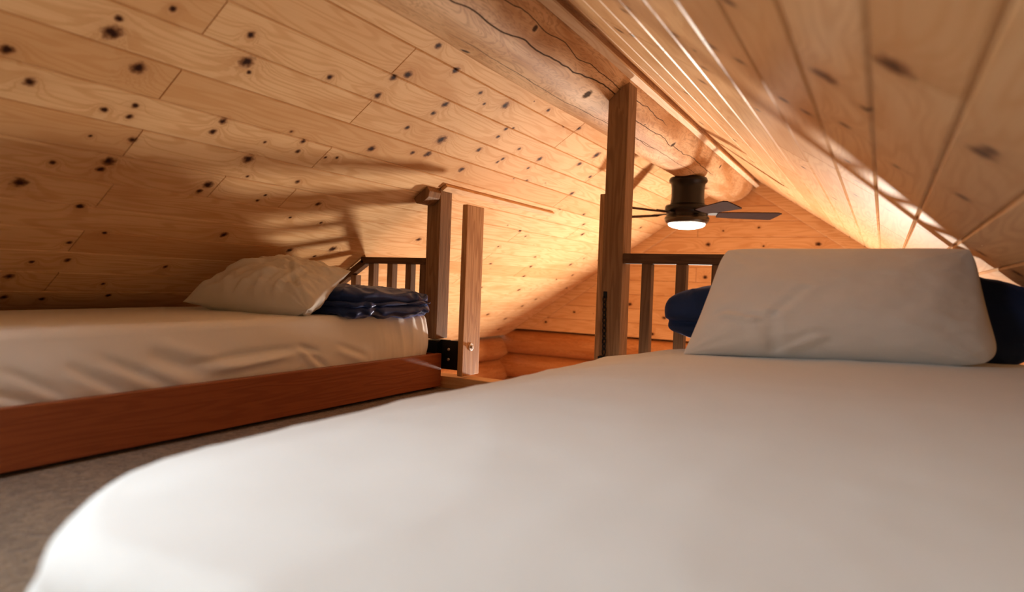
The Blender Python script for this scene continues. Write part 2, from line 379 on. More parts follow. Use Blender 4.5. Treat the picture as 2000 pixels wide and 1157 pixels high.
for i in range(11): log_course(mb, (XRT+0.14, YB, -0.645-0.245*i), (XRT+0.14, D+0.12, -0.645-0.245*i), 0.128, 40+i*1.9)
mb.box((XRT+0.13, YB, -3.2), (XRT+0.25, D+0.15, -0.50), 0.5, 1)
struct(build('wall_right', mb, [M_LOGW, M_DARK], smooth=True))

# solid wall behind the camera
M_FRAME = wood_mat('pine_frame', (0.62, 0.36, 0.17), (0.42, 0.2, 0.08), 'X')
mb = MB().box((-3.4, YB-0.12, -3.2), (1.4, YB, 1.05))
struct(build('wall_front', mb, wood_mat('pine_rear_wall', (0.66, 0.40, 0.2), (0.48, 0.24, 0.1), 'X')))
# added out of view: roof window framing the area light over the near bed
def onL(t, y, n): return Vector((XR, 0, ZA))+dL*t+nL*n+Vector((0, y, 0))
def frame_bar(mb, t0, t1, y0, y1, n0, n1): return mb.prism([onL(t0, y0, n0), onL(t1, y0, n0), onL(t1, y1, n0), onL(t0, y1, n0)], nL*(n1-n0))
mb = MB()
for (t0, t1, y0, y1) in ((0.24, 0.28, -0.47, 0.21), (0.70, 0.74, -0.47, 0.21), (0.28, 0.70, -0.47, -0.43), (0.28, 0.70, 0.17, 0.21)): frame_bar(mb, t0, t1, y0, y1, 0.001, 0.025)
win = struct(build('added_window', mb, M_FRAME))
gm = NT('window_glass'); gm.b.inputs['Transmission Weight'].default_value = 1.0; gm.fin((0.95, 0.97, 1.0), 0.02, 0.5)
build('added_pane', frame_bar(MB(), 0.28, 0.70, -0.43, 0.17, 0.002, 0.006), gm.m, win)

# floors
w = NT('brown_carpet'); o_ = w.n('ShaderNodeTexCoord').outputs['Object']
n1 = w.noise(o_, 130.0, 3.0, 0.7); n2 = w.noise(o_, 38.0, 4.0, 0.65); n3 = w.noise(o_, 6.0, 3.0)
c = w.mix(w.smooth(n2, 0.35, 0.68), (0.14, 0.08, 0.04), (0.30, 0.19, 0.105)); c = w.mix(w.smooth(n1, 0.4, 0.7, 0.0, 0.6), c, (0.40, 0.28, 0.175)); c = w.mix(w.smooth(n3, 0.4, 0.7, 0.0, 0.35), c, (0.12, 0.075, 0.045))
w.bump(w.math('ADD', n1, n2), 0.9, 0.012); w.b.inputs['Sheen Weight'].default_value = 0.3
M_CARPET = w.fin(c, 0.95, 0.1)
struct(build('floor', MB().box((XL, YB, -H-0.18), (XRT, 2.52, -H)), M_CARPET))
struct(build('floor_below', MB().box((XL-0.3, YB, -3.3), (XRT+0.3, D+0.2, -3.15)), wood_mat('great_room_boards', (0.42, 0.2, 0.09), (0.25, 0.1, 0.04), 'Y')))
M_TRIM = wood_mat('pine_trim', (0.74, 0.46, 0.23), (0.56, 0.29, 0.12), 'Y', knot=0.12)
M_TRIMX = wood_mat('pine_trim_cross', (0.70, 0.42, 0.2), (0.52, 0.26, 0.1), 'X', knot=0.15)
struct(build('trim_1', MB().box((XL, 2.522, -0.70), (XRT, 2.62, -0.455)), M_TRIMX, bevel=0.004))           # board along the loft edge
# nailer strip between right slope and ridge log
e1, e2 = Vector((-0.9126, 0, 0.870)), Vector((-0.937, 0, 0.856))
dn = Vector((SA, 0, CA))
poly = [e1, e2, e2+dn*0.034, e1+Vector((-0.7236, 0, 0.690))*0.035]
struct(build('trim_2', MB().prism([p+Vector((0, YB, 0)) for p in poly], (0, D-YB-0.02, 0)), wood_mat('pale_strip', (0.88, 0.70, 0.50), (0.76, 0.54, 0.33), 'Y', knot=0.08)))
# raking trim boards where the slopes meet the gable
def rake(name, s):
    d = Vector((s*CA, 0, -SA)); n = Vector((-s*SA, 0, -CA)); a = Vector((XR, D-0.021, ZA))+d*0.12; L = (1.434/SA)-0.10
    poly = [a, a+d*(L-0.02), a+d*(L-0.16)+n*0.085, a+n*0.085]
    return struct(build(name, MB().prism(poly, (0, 0.02, 0)), wood_mat(name+'_pine', (0.80, 0.52, 0.28), (0.62, 0.33, 0.14), 'X', knot=0.3), bevel=0.002))
rake('trim_3', -1); rake('trim_4', 1)

# ------------------------------------------------------------------ ridge log
LCX, LCZ, LR = -1.125, 0.924, 0.2
M_RIDGE = log_mat('peeled_ridge_log', (0.50, 0.245, 0.095), (0.76, 0.48, 0.265), (0.28, 0.115, 0.04),
    cracks=[(1.2, 2.75, -68, -35, 1.0, 16), (1.3, 3.2, -38, -33, 0.6, 14), (1.5, 3.4, -93, -74, 0.55, 10), (2.5, 4.4, -55, -50, 0.7, 16), (2.6, 4.2, -78, -70, 0.5, 8)],
    knots=[(2.33, -62, 0.022), (1.78, -40, 0.012), (1.71, -108, 0.016), (3.4, -51, 0.018), (4.34, -33, 0.014), (2.94, -52, 0.006)])
mb = MB(); nu, ns = 150, 56; rings = []
for i in range(nu+1):
    y = YB + (D-0.05-YB)*i/nu; ring = []
    for k in range(ns):
        a = 2*math.pi*k/ns - math.pi
        r = LR*(1+0.035*noise.noise(Vector((y*1.1, math.cos(a), math.sin(a))))+0.012*noise.noise(Vector((y*4, 2*math.cos(a), 2*math.sin(a)))))
        if y > 5.3: r *= 1-0.10*((y-5.3)/0.25)**2
        ring.append(mb.add((LCX+r*math.cos(a), y, LCZ+r*math.sin(a)), (y, math.degrees(a)/100)))
    rings.append(ring)
for i in range(nu):
    for k in range(ns): mb.face((rings[i][k], rings[i+1][k], rings[i+1][(k+1) % ns], rings[i][(k+1) % ns]))
mb.face(rings[0]); mb.face(rings[-1][::-1])
tag(build('ridge_log', mb, M_RIDGE, smooth=True), 'thick peeled ridge log with dark splits running under the roof peak', 'beam')

# ------------------------------------------------------------------ posts, railings, boards
M_POST = wood_mat('weathered_post', (0.30, 0.165, 0.082), (0.185, 0.095, 0.043), 'Z', knot=0.22, rough=0.6)
M_BOARD = wood_mat('cedar_board', (0.56, 0.315, 0.15), (0.33, 0.15, 0.06), 'Z', knot=0.16, rough=0.55)
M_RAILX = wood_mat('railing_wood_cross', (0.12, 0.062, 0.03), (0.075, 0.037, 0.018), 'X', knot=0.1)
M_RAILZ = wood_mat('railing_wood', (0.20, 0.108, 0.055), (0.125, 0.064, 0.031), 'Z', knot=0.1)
M_BLACK = plain_mat('black_steel', (0.012, 0.011, 0.011), 0.42, 0.6)
M_ZINC = plain_mat('zinc_bolt', (0.62, 0.6, 0.57), 0.35, 0.9)

yP = 2.493
# right post: the top is cut to the round of the log
poly = [(-1.009, yP, -0.285), (-0.921, yP, -0.285), (-0.921, yP, 0.832), (-0.945, yP, 0.820), (-0.978, yP, 0.792), (-1.009, yP, 0.769)]
tag(build('timber_post', MB().prism(poly, (0, 0.096, 0)), M_POST, bevel=0.004), 'tall brown timber post rising to the ridge log, with a black chain on it', 'post')
# left post: the top is cut to the slope of the ceiling
poly = [(-1.919, yP, -0.279), (-1.842, yP, -0.279), (-1.842, yP, roof_z(-1.842)-0.002), (-1.919, yP, roof_z(-1.919)-0.002)]
tag(build('timber_post', MB().prism(poly, (0, 0.096, 0)), M_POST, bevel=0.004), 'short brown timber post at the foot of the left ceiling beside the navy quilt', 'post')

def railing(label, xs, z0, z1, xa, xb, wz, slope=None):
    t = thing('guard_railing', label, 'railing', ((xa+xb)/2, yP+0.03, -H))
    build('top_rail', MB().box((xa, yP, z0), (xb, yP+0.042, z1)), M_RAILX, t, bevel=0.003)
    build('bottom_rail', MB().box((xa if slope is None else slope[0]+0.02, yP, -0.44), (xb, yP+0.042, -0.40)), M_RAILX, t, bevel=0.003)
    for x in xs:
        zt = z0
        if slope is not None and x-wz/2 < xa: zt = roof_z(x-wz/2)-0.050
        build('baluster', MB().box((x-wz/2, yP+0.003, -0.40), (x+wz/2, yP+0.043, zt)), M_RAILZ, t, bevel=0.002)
    if slope is not None:
        a = Vector((xa+0.02, yP+0.021, z1-0.024)); b = Vector((slope[0], yP+0.021, roof_z(slope[0])-0.026))
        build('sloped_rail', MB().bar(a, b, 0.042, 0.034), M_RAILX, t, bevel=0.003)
    return t
railing('right guard railing behind the leaning pillow and the nearer bed', [-0.821, -0.683, -0.547, -0.41, -0.27, -0.13, 0.01, 0.13], 0.098, 0.139, -0.9205, 0.195, 0.040)
railing('left guard railing with a sloped end behind the crumpled pillow', [-1.902+0.0, -2.026, -2.143, -2.266, -2.385], 0.077, 0.109, -2.336, -1.9195, 0.034, (-2.60,))
# first left baluster stands against the post
for o in list(COL.objects):
    if o.name.startswith('baluster') and o.parent and 'left' in o.parent['label']:
        if min(v.co.x for v in o.data.vertices)+o.parent['_org'][0] > -1.93: o.location.x -= 0.036

# 2x6 boards flanking the ladder opening
b = thing('handrail_board', 'upright cedar board with a round bolt hanging beside the left post', 'board', (-1.70, 2.57, -0.445))
build('board', MB().box((-1.722, yP+0.012, -0.445), (-1.693, yP+0.158, 0.362)), M_BOARD, b, bevel=0.004)
bolt = build('bolt', MB().lathe([(0.019, 0.0), (0.019, 0.003), (0.0165, 0.0045), (0.0085, 0.0045), (0.0085, 0.011), (0.0055, 0.013)], (-1.693, 2.573, -0.309), 28, 'X'), M_ZINC, b, smooth=False)
b['label'] = b['label']
b2 = thing('handrail_board', 'dark upright board along the back left side of the tall right post', 'board', (-1.02, 2.57, -0.445))
build('board', MB().box((-1.034, yP+0.010, -0.445), (-1.0095, yP+0.15, 0.385)), M_BOARD, b2, bevel=0.004)

# black steel brackets
def bracket(label, x0, x1, xb, bolts):
    t = thing('steel_bracket', label, 'bracket', ((x0+x1)/2, yP, -0.42))
    build('back_plate', MB().box((xb, yP+0.013, -0.418), (x1, yP+0.019, -0.2795)), M_BLACK, t, bevel=0.0015)
    build('seat_plate', MB().box((x0, yP-0.012, -0.292), (xb+0.005, yP+0.095, -0.2855)), M_BLACK, t, bevel=0.0015)
    build('front_plate', MB().box((x0, yP-0.012, -0.418), (xb+0.004, yP-0.006, -0.292)), M_BLACK, t, bevel=0.0015)
    build('bracket_web', MB().box((xb-0.002, yP-0.012, -0.418), (xb+0.004, yP+0.019, -0.2855)), M_BLACK, t, bevel=0.0015)
    for (x, z) in bolts:
        build('bolt', MB().lathe([(0.0075, 0.0), (0.0075, -0.003), (0.005, -0.006)], (x, yP+0.013, z), 18, 'Y'), M_ZINC, t)
bracket('black steel bracket with two bolts under the left post', -1.919, -1.7225, -1.825, [(-1.772, -0.323), (-1.772, -0.371)])
bracket('black steel bracket at the foot of the tall right post', -1.008, -0.9215, -0.945, [(-0.934, -0.323), (-0.934, -0.371)])

# chain on the right post
ch = thing('safety_chain', 'thin black chain hanging down the front of the tall right post', 'chain', (-0.985, yP-0.008, -0.28))
build('mount_plate', MB().box((-0.997, yP-0.004, -0.045), (-0.981, yP-0.0002, -0.018)), M_BLACK, ch, bevel=0.001)
for i in range(11):
    cz = -0.050-0.0215*i; cx = -0.9885+0.0006*i; pts = []
    for k in range(16):
        a = 2*math.pi*k/16; px_, pz_ = 0.0066*math.cos(a), 0.0150*math.sin(a)
        pts.append((cx+px_, yP-0.009, cz+pz_) if i % 2 == 0 else (cx+px_*0.5, yP-0.009+px_*0.8, cz+pz_))
    build('link', MB().tube(pts, 0.0026, 8, True), M_BLACK, ch, smooth=True)

# cleat on the ceiling over the left post
tz = (0.455)
cx0 = -1.885
P0 = Vector((cx0, 2.40, roof_z(cx0))); n = nL
poly = [P0+dL*0.055+n*0.001, P0-dL*0.04+n*0.001, P0-dL*0.04+n*0.026, P0-dL*0.018+n*0.046, P0+dL*0.03+n*0.046, P0+dL*0.055+n*0.03]
cl = tag(build('ceiling_cleat', MB().prism(poly, (0, 0.09, 0)), M_POST, bevel=0.003), 'small chamfered wooden block against the ceiling on top of the left post', 'block')
P0 = Vector((-1.845, 2.495, roof_z(-1.845)))
poly = [P0+dL*0.0+n*0.001, P0-dL*0.035+n*0.001, P0-dL*0.035+n*0.018, P0+dL*0.0+n*0.018]
tag(build('ceiling_batten', MB().prism(poly, (0, 1.15, 0)), M_TRIM, bevel=0.002), 'thin wooden batten on the left ceiling running back from the left post', 'batten')

# ------------------------------------------------------------------ ceiling fan
FX, FY = LCX, 4.20
M_BRONZE = plain_mat('oil_rubbed_bronze', (0.012, 0.008, 0.006), 0.40, 0.5)
M_BLADE = wood_mat('walnut_blade', (0.040, 0.018, 0.013), (0.026, 0.011, 0.008), 'X', knot=0.0, rough=0.8, spec=0.03)
fan = thing('ceiling_fan', 'dark bronze ceiling fan with a glowing light hung from the ridge log', 'ceiling fan', (FX, FY, 0.725))
build('canopy', MB().lathe([(0.095, 0.73), (0.115, 0.725), (0.122, 0.71), (0.120, 0.698), (0.108, 0.688), (0.104, 0.66), (0.103, 0.60), (0.108, 0.562), (0.112, 0.545)], (FX, FY, 0), 48), M_BRONZE, fan, smooth=True)
build('motor_housing', MB().lathe([(0.112, 0.5455), (0.137, 0.545), (0.141, 0.535), (0.141, 0.512), (0.136, 0.505), (0.130, 0.498), (0.130, 0.478), (0.138, 0.472)], (FX, FY, 0), 48), M_BRONZE, fan, smooth=True)
build('light_ring', MB().lathe([(0.138, 0.4715), (0.142, 0.462), (0.138, 0.445), (0.127, 0.432), (0.118, 0.430)], (FX, FY, 0), 48), plain_mat('bronze_ring', (0.06, 0.045, 0.03), 0.3, 0.7), fan, smooth=True)
gl = NT('lit_globe'); gl.b.inputs['Emission Color'].default_value = (1.0, 0.86, 0.68, 1); gl.b.inputs['Emission Strength'].default_value = LAMP; gl.fin((0.9, 0.9, 0.88), 0.4)
prof = [(0.1175, 0.4305), (0.1165, 0.424)] + [(0.1165*math.cos(a), 0.424-0.030*math.sin(a)) for a in (0.25, 0.5, 0.75, 1.0, 1.25, 1.45)] + [(0.004, 0.394)]
build('light_globe', MB().lathe(prof, (FX, FY, 0), 40), gl.m, fan, smooth=True)
for k in range(5):
    a = math.radians(24+72*k); e = Vector((math.cos(a), math.sin(a), 0)); s = Vector((-math.sin(a), math.cos(a), 0)); p = math.radians(-13)
    u = s*math.cos(p)+Vector((0, 0, 1))*math.sin(p); nn = e.cross(u).normalized(); C0 = Vector((FX, FY, 0.492))
    R_ = 0.575
    out = [(0.19, -0.045), (0.30, -0.056), (R_-0.02, -0.068), (R_+0.004, -0.052), (R_-0.012, 0.0), (R_-0.035, 0.064), (R_-0.05, 0.069), (0.30, 0.058), (0.19, 0.045)]
    poly = [C0+e*r+u*v-nn*0.003 for r, v in out]
    bl = build('blade', MB().prism(poly, nn*0.006), M_BLADE, fan, bevel=0.0015)
    poly = [C0+e*r+u*v+nn*(0.0035) for r, v in ((0.120, -0.022), (0.20, -0.026), (0.25, -0.018), (0.25, 0.018), (0.20, 0.026), (0.120, 0.022))]
    arm = MB().prism(poly, nn*0.006)
    build('blade_arm', arm, M_BRONZE, bl, bevel=0.001)

# ------------------------------------------------------------------ bedding helpers
def fbm(p, o=4):
    v, a = 0.0, 0.5
    for _ in range(o): v += a*noise.noise(p); p = p*2.03; a *= 0.5
    return v
def ridged(p): return 1.0-abs(noise.noise(p))*2.0
def seg_dist(py, pz, s):
    y0, z0, y1, z1 = s[:4]; dy, dz = y1-y0, z1-z0; L2 = dy*dy+dz*dz
    t = max(0.0, min(1.0, ((py-y0)*dy+(pz-z0)*dz)/L2)); qx, qz = y0+t*dy, z0+t*dz
    sd = ((py-y0)*dz-(pz-z0)*dy)/math.sqrt(L2)
    return math.hypot(py-qx, pz-qz), sd, t

def mattress(name, x0, x1, y0, y1, rad, ztop, zbot, rr_, disp, mat, n=420, nside=22, nedge=10, nin=46, bulge=0.012):
    """soft slab: outline with its own corner radii, side, rounded rim, then rings running in to the middle"""
    out = []
    cs = [((x1, y0), rad[1], -90), ((x1, y1), rad[2], 0), ((x0, y1), rad[3], 90), ((x0, y0), rad[0], 180)]
    for (cx, cy), r, a0 in cs:
        ccx = cx-r if cx == x1 else cx+r; ccy = cy-r if cy == y1 else cy+r
        for k in range(17):
            a = math.radians(a0+90*k/16); out.append((ccx+r*math.cos(a), ccy+r*math.sin(a), math.cos(a), math.sin(a)))
    # resample evenly
    per = [0.0]
    for i in range(len(out)):
        q = out[(i+1) % len(out)]; per.append(per[-1]+math.hypot(q[0]-out[i][0], q[1]-out[i][1]))
    loop = []; j = 0
    for k in range(n):
        t = per[-1]*k/n
        while per[j+1] < t: j += 1
        f = (t-per[j])/max(1e-9, per[j+1]-per[j]); a, b = out[j], out[(j+1) % len(out)]
        loop.append(tuple(a[i]+(b[i]-a[i])*f for i in range(4)))
    mx, my = (x0+x1)/2, (y0+y1)/2; hx = max(0, (x1-x0-(y1-y0))/2); hy = max(0, ((y1-y0)-(x1-x0))/2)
    spine = lambda x, y: (max(mx-hx, min(mx+hx, x)), max(my-hy, min(my+hy, y)))
    mb = MB(); rings = []
    def ring(fn):
        rings.append([mb.add(fn(*q)) for q in loop])
    for i in range(nside):
        f = i/(nside-1)
        def fn(x, y, nx, ny, f=f):
            zt = ztop(x-nx*rr_, y-ny*rr_)-rr_; z = zbot+(zt-zbot)*f; b = bulge*math.sin(math.pi*f)
            p = Vector((x+nx*b, y+ny*b, z)); return p+disp(p, Vector((nx, ny, 0)), 0)
        ring(fn)
    for i in range(1, nedge+1):
        a = math.pi/2*i/nedge
        def fn(x, y, nx, ny, a=a):
            xx, yy = x-nx*rr_*(1-math.cos(a)), y-ny*rr_*(1-math.cos(a)); z = ztop(x-nx*rr_, y-ny*rr_)-rr_+rr_*math.sin(a)
            p = Vector((xx, yy, z)); return p+disp(p, Vector((nx*math.cos(a), ny*math.cos(a), math.sin(a))), a/(math.pi/2))
        ring(fn)
    for i in range(1, nin+1):
        f = (i/nin)**0.9
        def fn(x, y, nx, ny, f=f):
            bx, by = x-nx*rr_, y-ny*rr_; sx, sy = spine(bx, by); xx, yy = bx+(sx-bx)*f, by+(sy-by)*f
            p = Vector((xx, yy, ztop(xx, yy))); return p+disp(p, Vector((0, 0, 1)), 1.0)
        ring(fn)
    for i in range(len(rings)-1):
        for k in range(n): mb.face((rings[i][k], rings[i][(k+1) % n], rings[i+1][(k+1) % n], rings[i+1][k]))
    L = rings[-1]; c = mb.add((mx, my, sum(mb.v[i][2] for i in L)/n)) if hx == 0 and hy == 0 else None
    # close the last ring strip by stitching opposite points
    if c is None:
        pass        # the last ring has closed onto the middle line
    else:
        for k in range(n): mb.face((L[k], L[(k+1) % n], c))
    mb.face(rings[0][::-1])
    o = build(name, mb, mat, smooth=True)
    import bmesh
    bm = bmesh.new(); bm.from_mesh(o.data); bm.verts.ensure_lookup_table()
    bmesh.ops.remove_doubles(bm, verts=[bm.verts[i] for i in L], dist=0.004)
    bm.to_mesh(o.data); bm.free(); o.data.polygons.foreach_set('use_smooth', [True]*len(o.data.polygons))
    return o

def pillow(name, c00, c10, c11, c01, thick, mat, seed, wr=0.006, sag=0.0, N=90, folds=(), pinch=0.07, flat=1.0, rc=(0, 0, 0, 0)):
    """stuffed pillow between four corner points (bottom edge c00-c10, top edge c01-c11)"""
    c00, c10, c11, c01 = map(Vector, (c00, c10, c11, c01))
    nrm = ((c10-c00).cross(c01-c00)).normalized()
    mb = MB(); grid = [{}, {}]
    def pos(u, v):
        # edges draw in between the pointed corners
        uu = u*(1-pinch*(1-v*v)); vv = v*(1-pinch*(1-u*u)*1.1)
        r_ = (rc[0] if u < 0 else rc[1]) if v < 0 else (rc[3] if u < 0 else rc[2])
        uu *= 1-r_*abs(v)**7; vv *= 1-r_*abs(u)**7
        a, b = (uu+1)/2, (vv+1)/2
        return (c00*(1-a)+c10*a)*(1-b)+(c01*(1-a)+c11*a)*b
    for side in (0, 1):
        for i in range(N+1):
            for j in range(N+1):
                if side == 1 and (i in (0, N) or j in (0, N)): grid[1][i, j] = grid[0][i, j]; continue
                u = math.sin(math.pi/2*(2*i/N-1)); v = math.sin(math.pi/2*(2*j/N-1))
                t = (max(0, 1-abs(u)**2.6)**0.62)*(max(0, 1-abs(v)**2.4)**0.62)
                lo = 1.0+sag*(-v)
                h = thick/2*t*lo
                p = pos(u, v)
                q = Vector((u*2.1+seed, v*1.6, side*3.0))
                edge = 1-t
                w_ = wr*(1.3*fbm(q*1.7)+0.9*ridged(q*1.3+Vector((3, 1, 2)))*(0.35+edge)-0.4)+wr*0.45*fbm(q*6)
                # gathers fanning out of the corners and seams
                for (su, sv) in ((-1, -1), (1, -1), (1, 1), (-1, 1)):
                    du, dv = u-su, v-sv; dd = math.hypot(du, dv)
                    if dd < 0.9: w_ += wr*0.9*math.sin(math.atan2(dv, du)*13+seed)*math.exp(-dd*3.2)*(1-math.exp(-dd*9))
                for (fu0, fv0, fu1, fv1, wd, am) in folds:
                    if side == 0:
                        dd, sd, tt = seg_dist(u, v, (fu0, fv0, fu1, fv1)); w_ += am*math.exp(-(dd/wd)**2)*(1 if True else 0)-am*0.6*math.exp(-((dd-wd*1.5)/wd)**2)
                s = 1 if side == 0 else -1*flat
                grid[side][i, j] = mb.add(p+nrm*(s*h+(w_ if side == 0 else -w_)*min(1, t*2.2)))
    for side in (0, 1):
        g = grid[side]
        for i in range(N):
            for j in range(N):
                f = (g[i, j], g[i+1, j], g[i+1, j+1], g[i, j+1]); mb.face(f if side == 0 else f[::-1])
    return build(name, mb, mat, smooth=True)

M_SHEET = cloth_mat('cream_sheet', (0.89, 0.87, 0.835), (0.86, 0.835, 0.795), 0.9, 0.15)
M_SHEET2 = cloth_mat('white_sheet', (0.83, 0.835, 0.815), (0.79, 0.795, 0.775), 0.9, 0.15)
M_PIL = cloth_mat('cream_pillowcase', (0.77, 0.715, 0.635), (0.71, 0.655, 0.575), 0.88, 0.15)
M_PIL2 = cloth_mat('linen_pillowcase', (0.77, 0.745, 0.70), (0.73, 0.70, 0.65), 0.88, 0.15)
M_NAVY = cloth_mat('navy_satin', (0.010, 0.021, 0.075), (0.016, 0.032, 0.11), 0.36, 0.3, spec=0.5, bump=0.12)
M_NAVY2 = cloth_mat('navy_nylon', (0.011, 0.022, 0.060), (0.016, 0.032, 0.085), 0.6, 0.3, spec=0.35, bump=0.12)
for mm_, rg_ in ((M_NAVY, 0.30), (M_NAVY2, 0.62)):
    b_ = mm_.node_tree.nodes['Principled BSDF']; b_.inputs['Specular Tint'].default_value = (0.30, 0.42, 1.0, 1); b_.inputs['Sheen Tint'].default_value = (0.25, 0.35, 0.9, 1); b_.inputs['Roughness'].default_value = rg_
M_RED = wood_mat('red_brown_stain', (0.33, 0.092, 0.028), (0.25, 0.062, 0.019), 'Y', knot=0.0, rough=0.38, scale=0.6, spec=0.35)
M_PLY = wood_mat('pine_platform', (0.5, 0.3, 0.15), (0.36, 0.19, 0.08), 'Y')

# ------------------------------------------------------------------ left bed
lb = thing('bed', 'low red-brown wooden bed frame along the left side of the loft', 'bed', (-2.25, 1.48, -H))
build('side_rail', MB().box((-1.828, 0.44, -0.497), (-1.800, 2.488, -0.342)), M_RED, lb, bevel=0.003)
build('platform', MB().box((-2.75, 0.46, -0.40), (-1.829, 2.47, -0.372)), M_PLY, lb)
build('foot_board', MB().box((-2.75, 0.44, -H+0.001), (-1.829, 0.459, -0.372)), M_RED, lb)
build('end_board', MB().box((-2.75, 2.471, -H+0.001), (-1.829, 2.488, -0.345)), M_RED, lb)
build('back_rail', MB().box((-2.775, 0.44, -H+0.001), (-2.751, 2.488, -0.372)), M_RED, lb)

FOLDS = [(0.879, -0.253, 1.022, -0.344, 0.013, -0.010), (0.958, -0.238, 1.172, -0.345, 0.014, -0.012), (1.098, -0.243, 1.282, -0.324, 0.022, -0.014),
         (1.238, -0.282, 1.646, -0.261, 0.014, -0.016), (1.646, -0.254, 1.753, -0.284, 0.010, -0.010), (0.739, -0.251, 0.881, -0.338, 0.012, -0.009),
         (1.66, -0.255, 1.794, -0.348, 0.012, -0.009), (1.833, -0.258, 2.013, -0.322, 0.013, -0.009), (0.70, -0.30, 0.806, -0.347, 0.010, -0.007),
         (1.10, -0.20, 1.40, -0.31, 0.02, 0.006), (1.30, -0.315, 1.62, -0.285, 0.012, 0.006)]
def ztop_l(x, y): return -0.152-0.012*max(0.0, (y-1.6))-0.006*math.sin(y*2.1)
def disp_l(p, nrm, k):
    d = 0.004*fbm(Vector((p.x*3, p.y*2.2, p.z*5)))
    if nrm.x > 0.25:
        m_ = nrm.x
        for s in FOLDS:
            dd, sd, t = seg_dist(p.y, p.z, s); e = math.sin(math.pi*min(1, max(0, t*0.96+0.02)))**0.7
            d += m_*e*(s[5]*math.exp(-(dd/s[4])**2)-0.55*s[5]*math.exp(-((sd-s[4]*1.8)/(s[4]*1.1))**2)*(1 if dd < s[4]*5 else 0))
        g = max(0.0, min(1.0, (p.y-1.95)/0.35))
        d += m_*g*0.0085*(ridged(Vector((p.y*15+p.z*4, p.z*2.0, 0.3)))-0.5+0.6*noise.noise(Vector((p.y*42+p.z*7, p.z*3, 2))))
        d += m_*0.0035*noise.noise(Vector((p.y*7+p.z*9, p.z*8, 5)))
    if k > 0.3:
        d += 0.0035*(ridged(Vector((p.x*5+p.y*3, p.y*6, 1)))-0.5)*(0.4+0.6*max(0, min(1, (p.x+2.3)/0.35)))
    return nrm*d
tag(mattress('mattress', -2.645, -1.842, 0.47, 2.442, (0.05, 0.05, 0.05, 0.05), ztop_l, -0.371, 0.034, disp_l, M_SHEET, n=900, nside=34, nin=34),
    'mattress in a creased cream fitted sheet on the red-brown frame at left', 'mattress')

tag(pillow('pillow', (-2.465, 1.60, -0.124), (-1.80, 1.67, -0.126), (-1.795, 1.865, 0.026), (-2.345, 2.00, 0.092), 0.20, M_PIL, 3.0, wr=0.017, sag=0.40, rc=(0.02, 0.05, 0.0, 0.06),
    folds=[(-0.1, -0.9, 0.35, -0.3, 0.06, 0.012), (0.2, -0.95, 0.3, -0.1, 0.05, 0.010), (0.75, -0.6, 0.2, 0.3, 0.05, -0.010), (0.5, -0.9, 0.62, 0.0, 0.05, 0.012), (-0.6, -0.3, 0.1, 0.5, 0.09, 0.012)]),
    'crumpled cream pillow lying on the left bed against the navy quilt', 'pillow')

def puffy(name, c, half, rot, mat, exps, dispf, nu=150, nv=90):
    """superellipsoid cushion with its own surface function"""
    mb = MB(); R3 = rot; g = {}
    sp = lambda a, e: math.copysign(abs(a)**e, a)
    for i in range(nu):
        for j in range(1, nv):
            th = 2*math.pi*i/nu; ph = math.pi*j/nv-math.pi/2
            cx, sx, cz, sz = math.cos(th), math.sin(th), math.cos(ph), math.sin(ph)
            q = Vector((sp(cz, exps[1])*sp(cx, exps[0]), sp(cz, exps[1])*sp(sx, exps[0]), sp(sz, exps[1])))
            nrm = Vector((q.x/half[0], q.y/half[1], q.z/half[2])).normalized()
            p = Vector((q.x*half[0], q.y*half[1], q.z*half[2]))
            p = dispf(p, nrm, q)
            g[i, j] = mb.add(c+R3 @ p)
    for i in range(nu):
        for j in range(1, nv-1): mb.face((g[i, j], g[(i+1) % nu, j], g[(i+1) % nu, j+1], g[i, j+1]))
    mb.face([g[i, 1] for i in range(nu)][::-1]); mb.face([g[i, nv-1] for i in range(nu)])
    return build(name, mb, mat, smooth=True)

# folded navy quilt on the left bed: three puffy layers
hq = Vector((0.215, 0.295, 0.066))
def quilt(p, nrm, q):
    top = max(0, q.z)
    # folded edges bulge out between the layers
    zz = p.z/hq.z
    lay = 0.0
    for zc in (-0.30, 0.38): lay -= 0.034*math.exp(-((zz-zc-0.07*math.sin(p.y*9))/0.13)**2)
    side = math.sqrt(max(0, 1-min(1, abs(nrm.z))**2))
    w_ = 0.011*(ridged(Vector((p.x*9, p.y*14, p.z*26)))-0.5)+0.009*noise.noise(Vector((p.x*24+p.z*40, p.y*22, p.z*30)))+0.006*fbm(Vector((p.x*6, p.y*6, 2)))
    r = p+nrm*(w_+lay*side)
    r.z += -0.012*max(0, (p.y-0.0)/0.33)*(1 if p.z > 0 else 0)+0.010*max(0, -p.y/0.33)*top
    return r
tag(puffy('folded_quilt', Vector((-1.985, 2.130, -0.104)), hq, Matrix.Rotation(math.radians(-4), 3, 'Z'), M_NAVY, (0.45, 0.55), quilt, 220, 110),
    'shiny navy quilt folded in layers at the head of the left bed', 'quilt')
tag(puffy('folded_sheet', Vector((-2.26, 2.385, -0.095)), Vector((0.15, 0.045, 0.055)), Matrix.Identity(3), M_SHEET, (0.5, 0.6),
    lambda p, nrm, q: p+nrm*0.006*fbm(p*14), 70, 40), 'small fold of cream cloth showing between the navy quilt and the left railing', 'sheet')

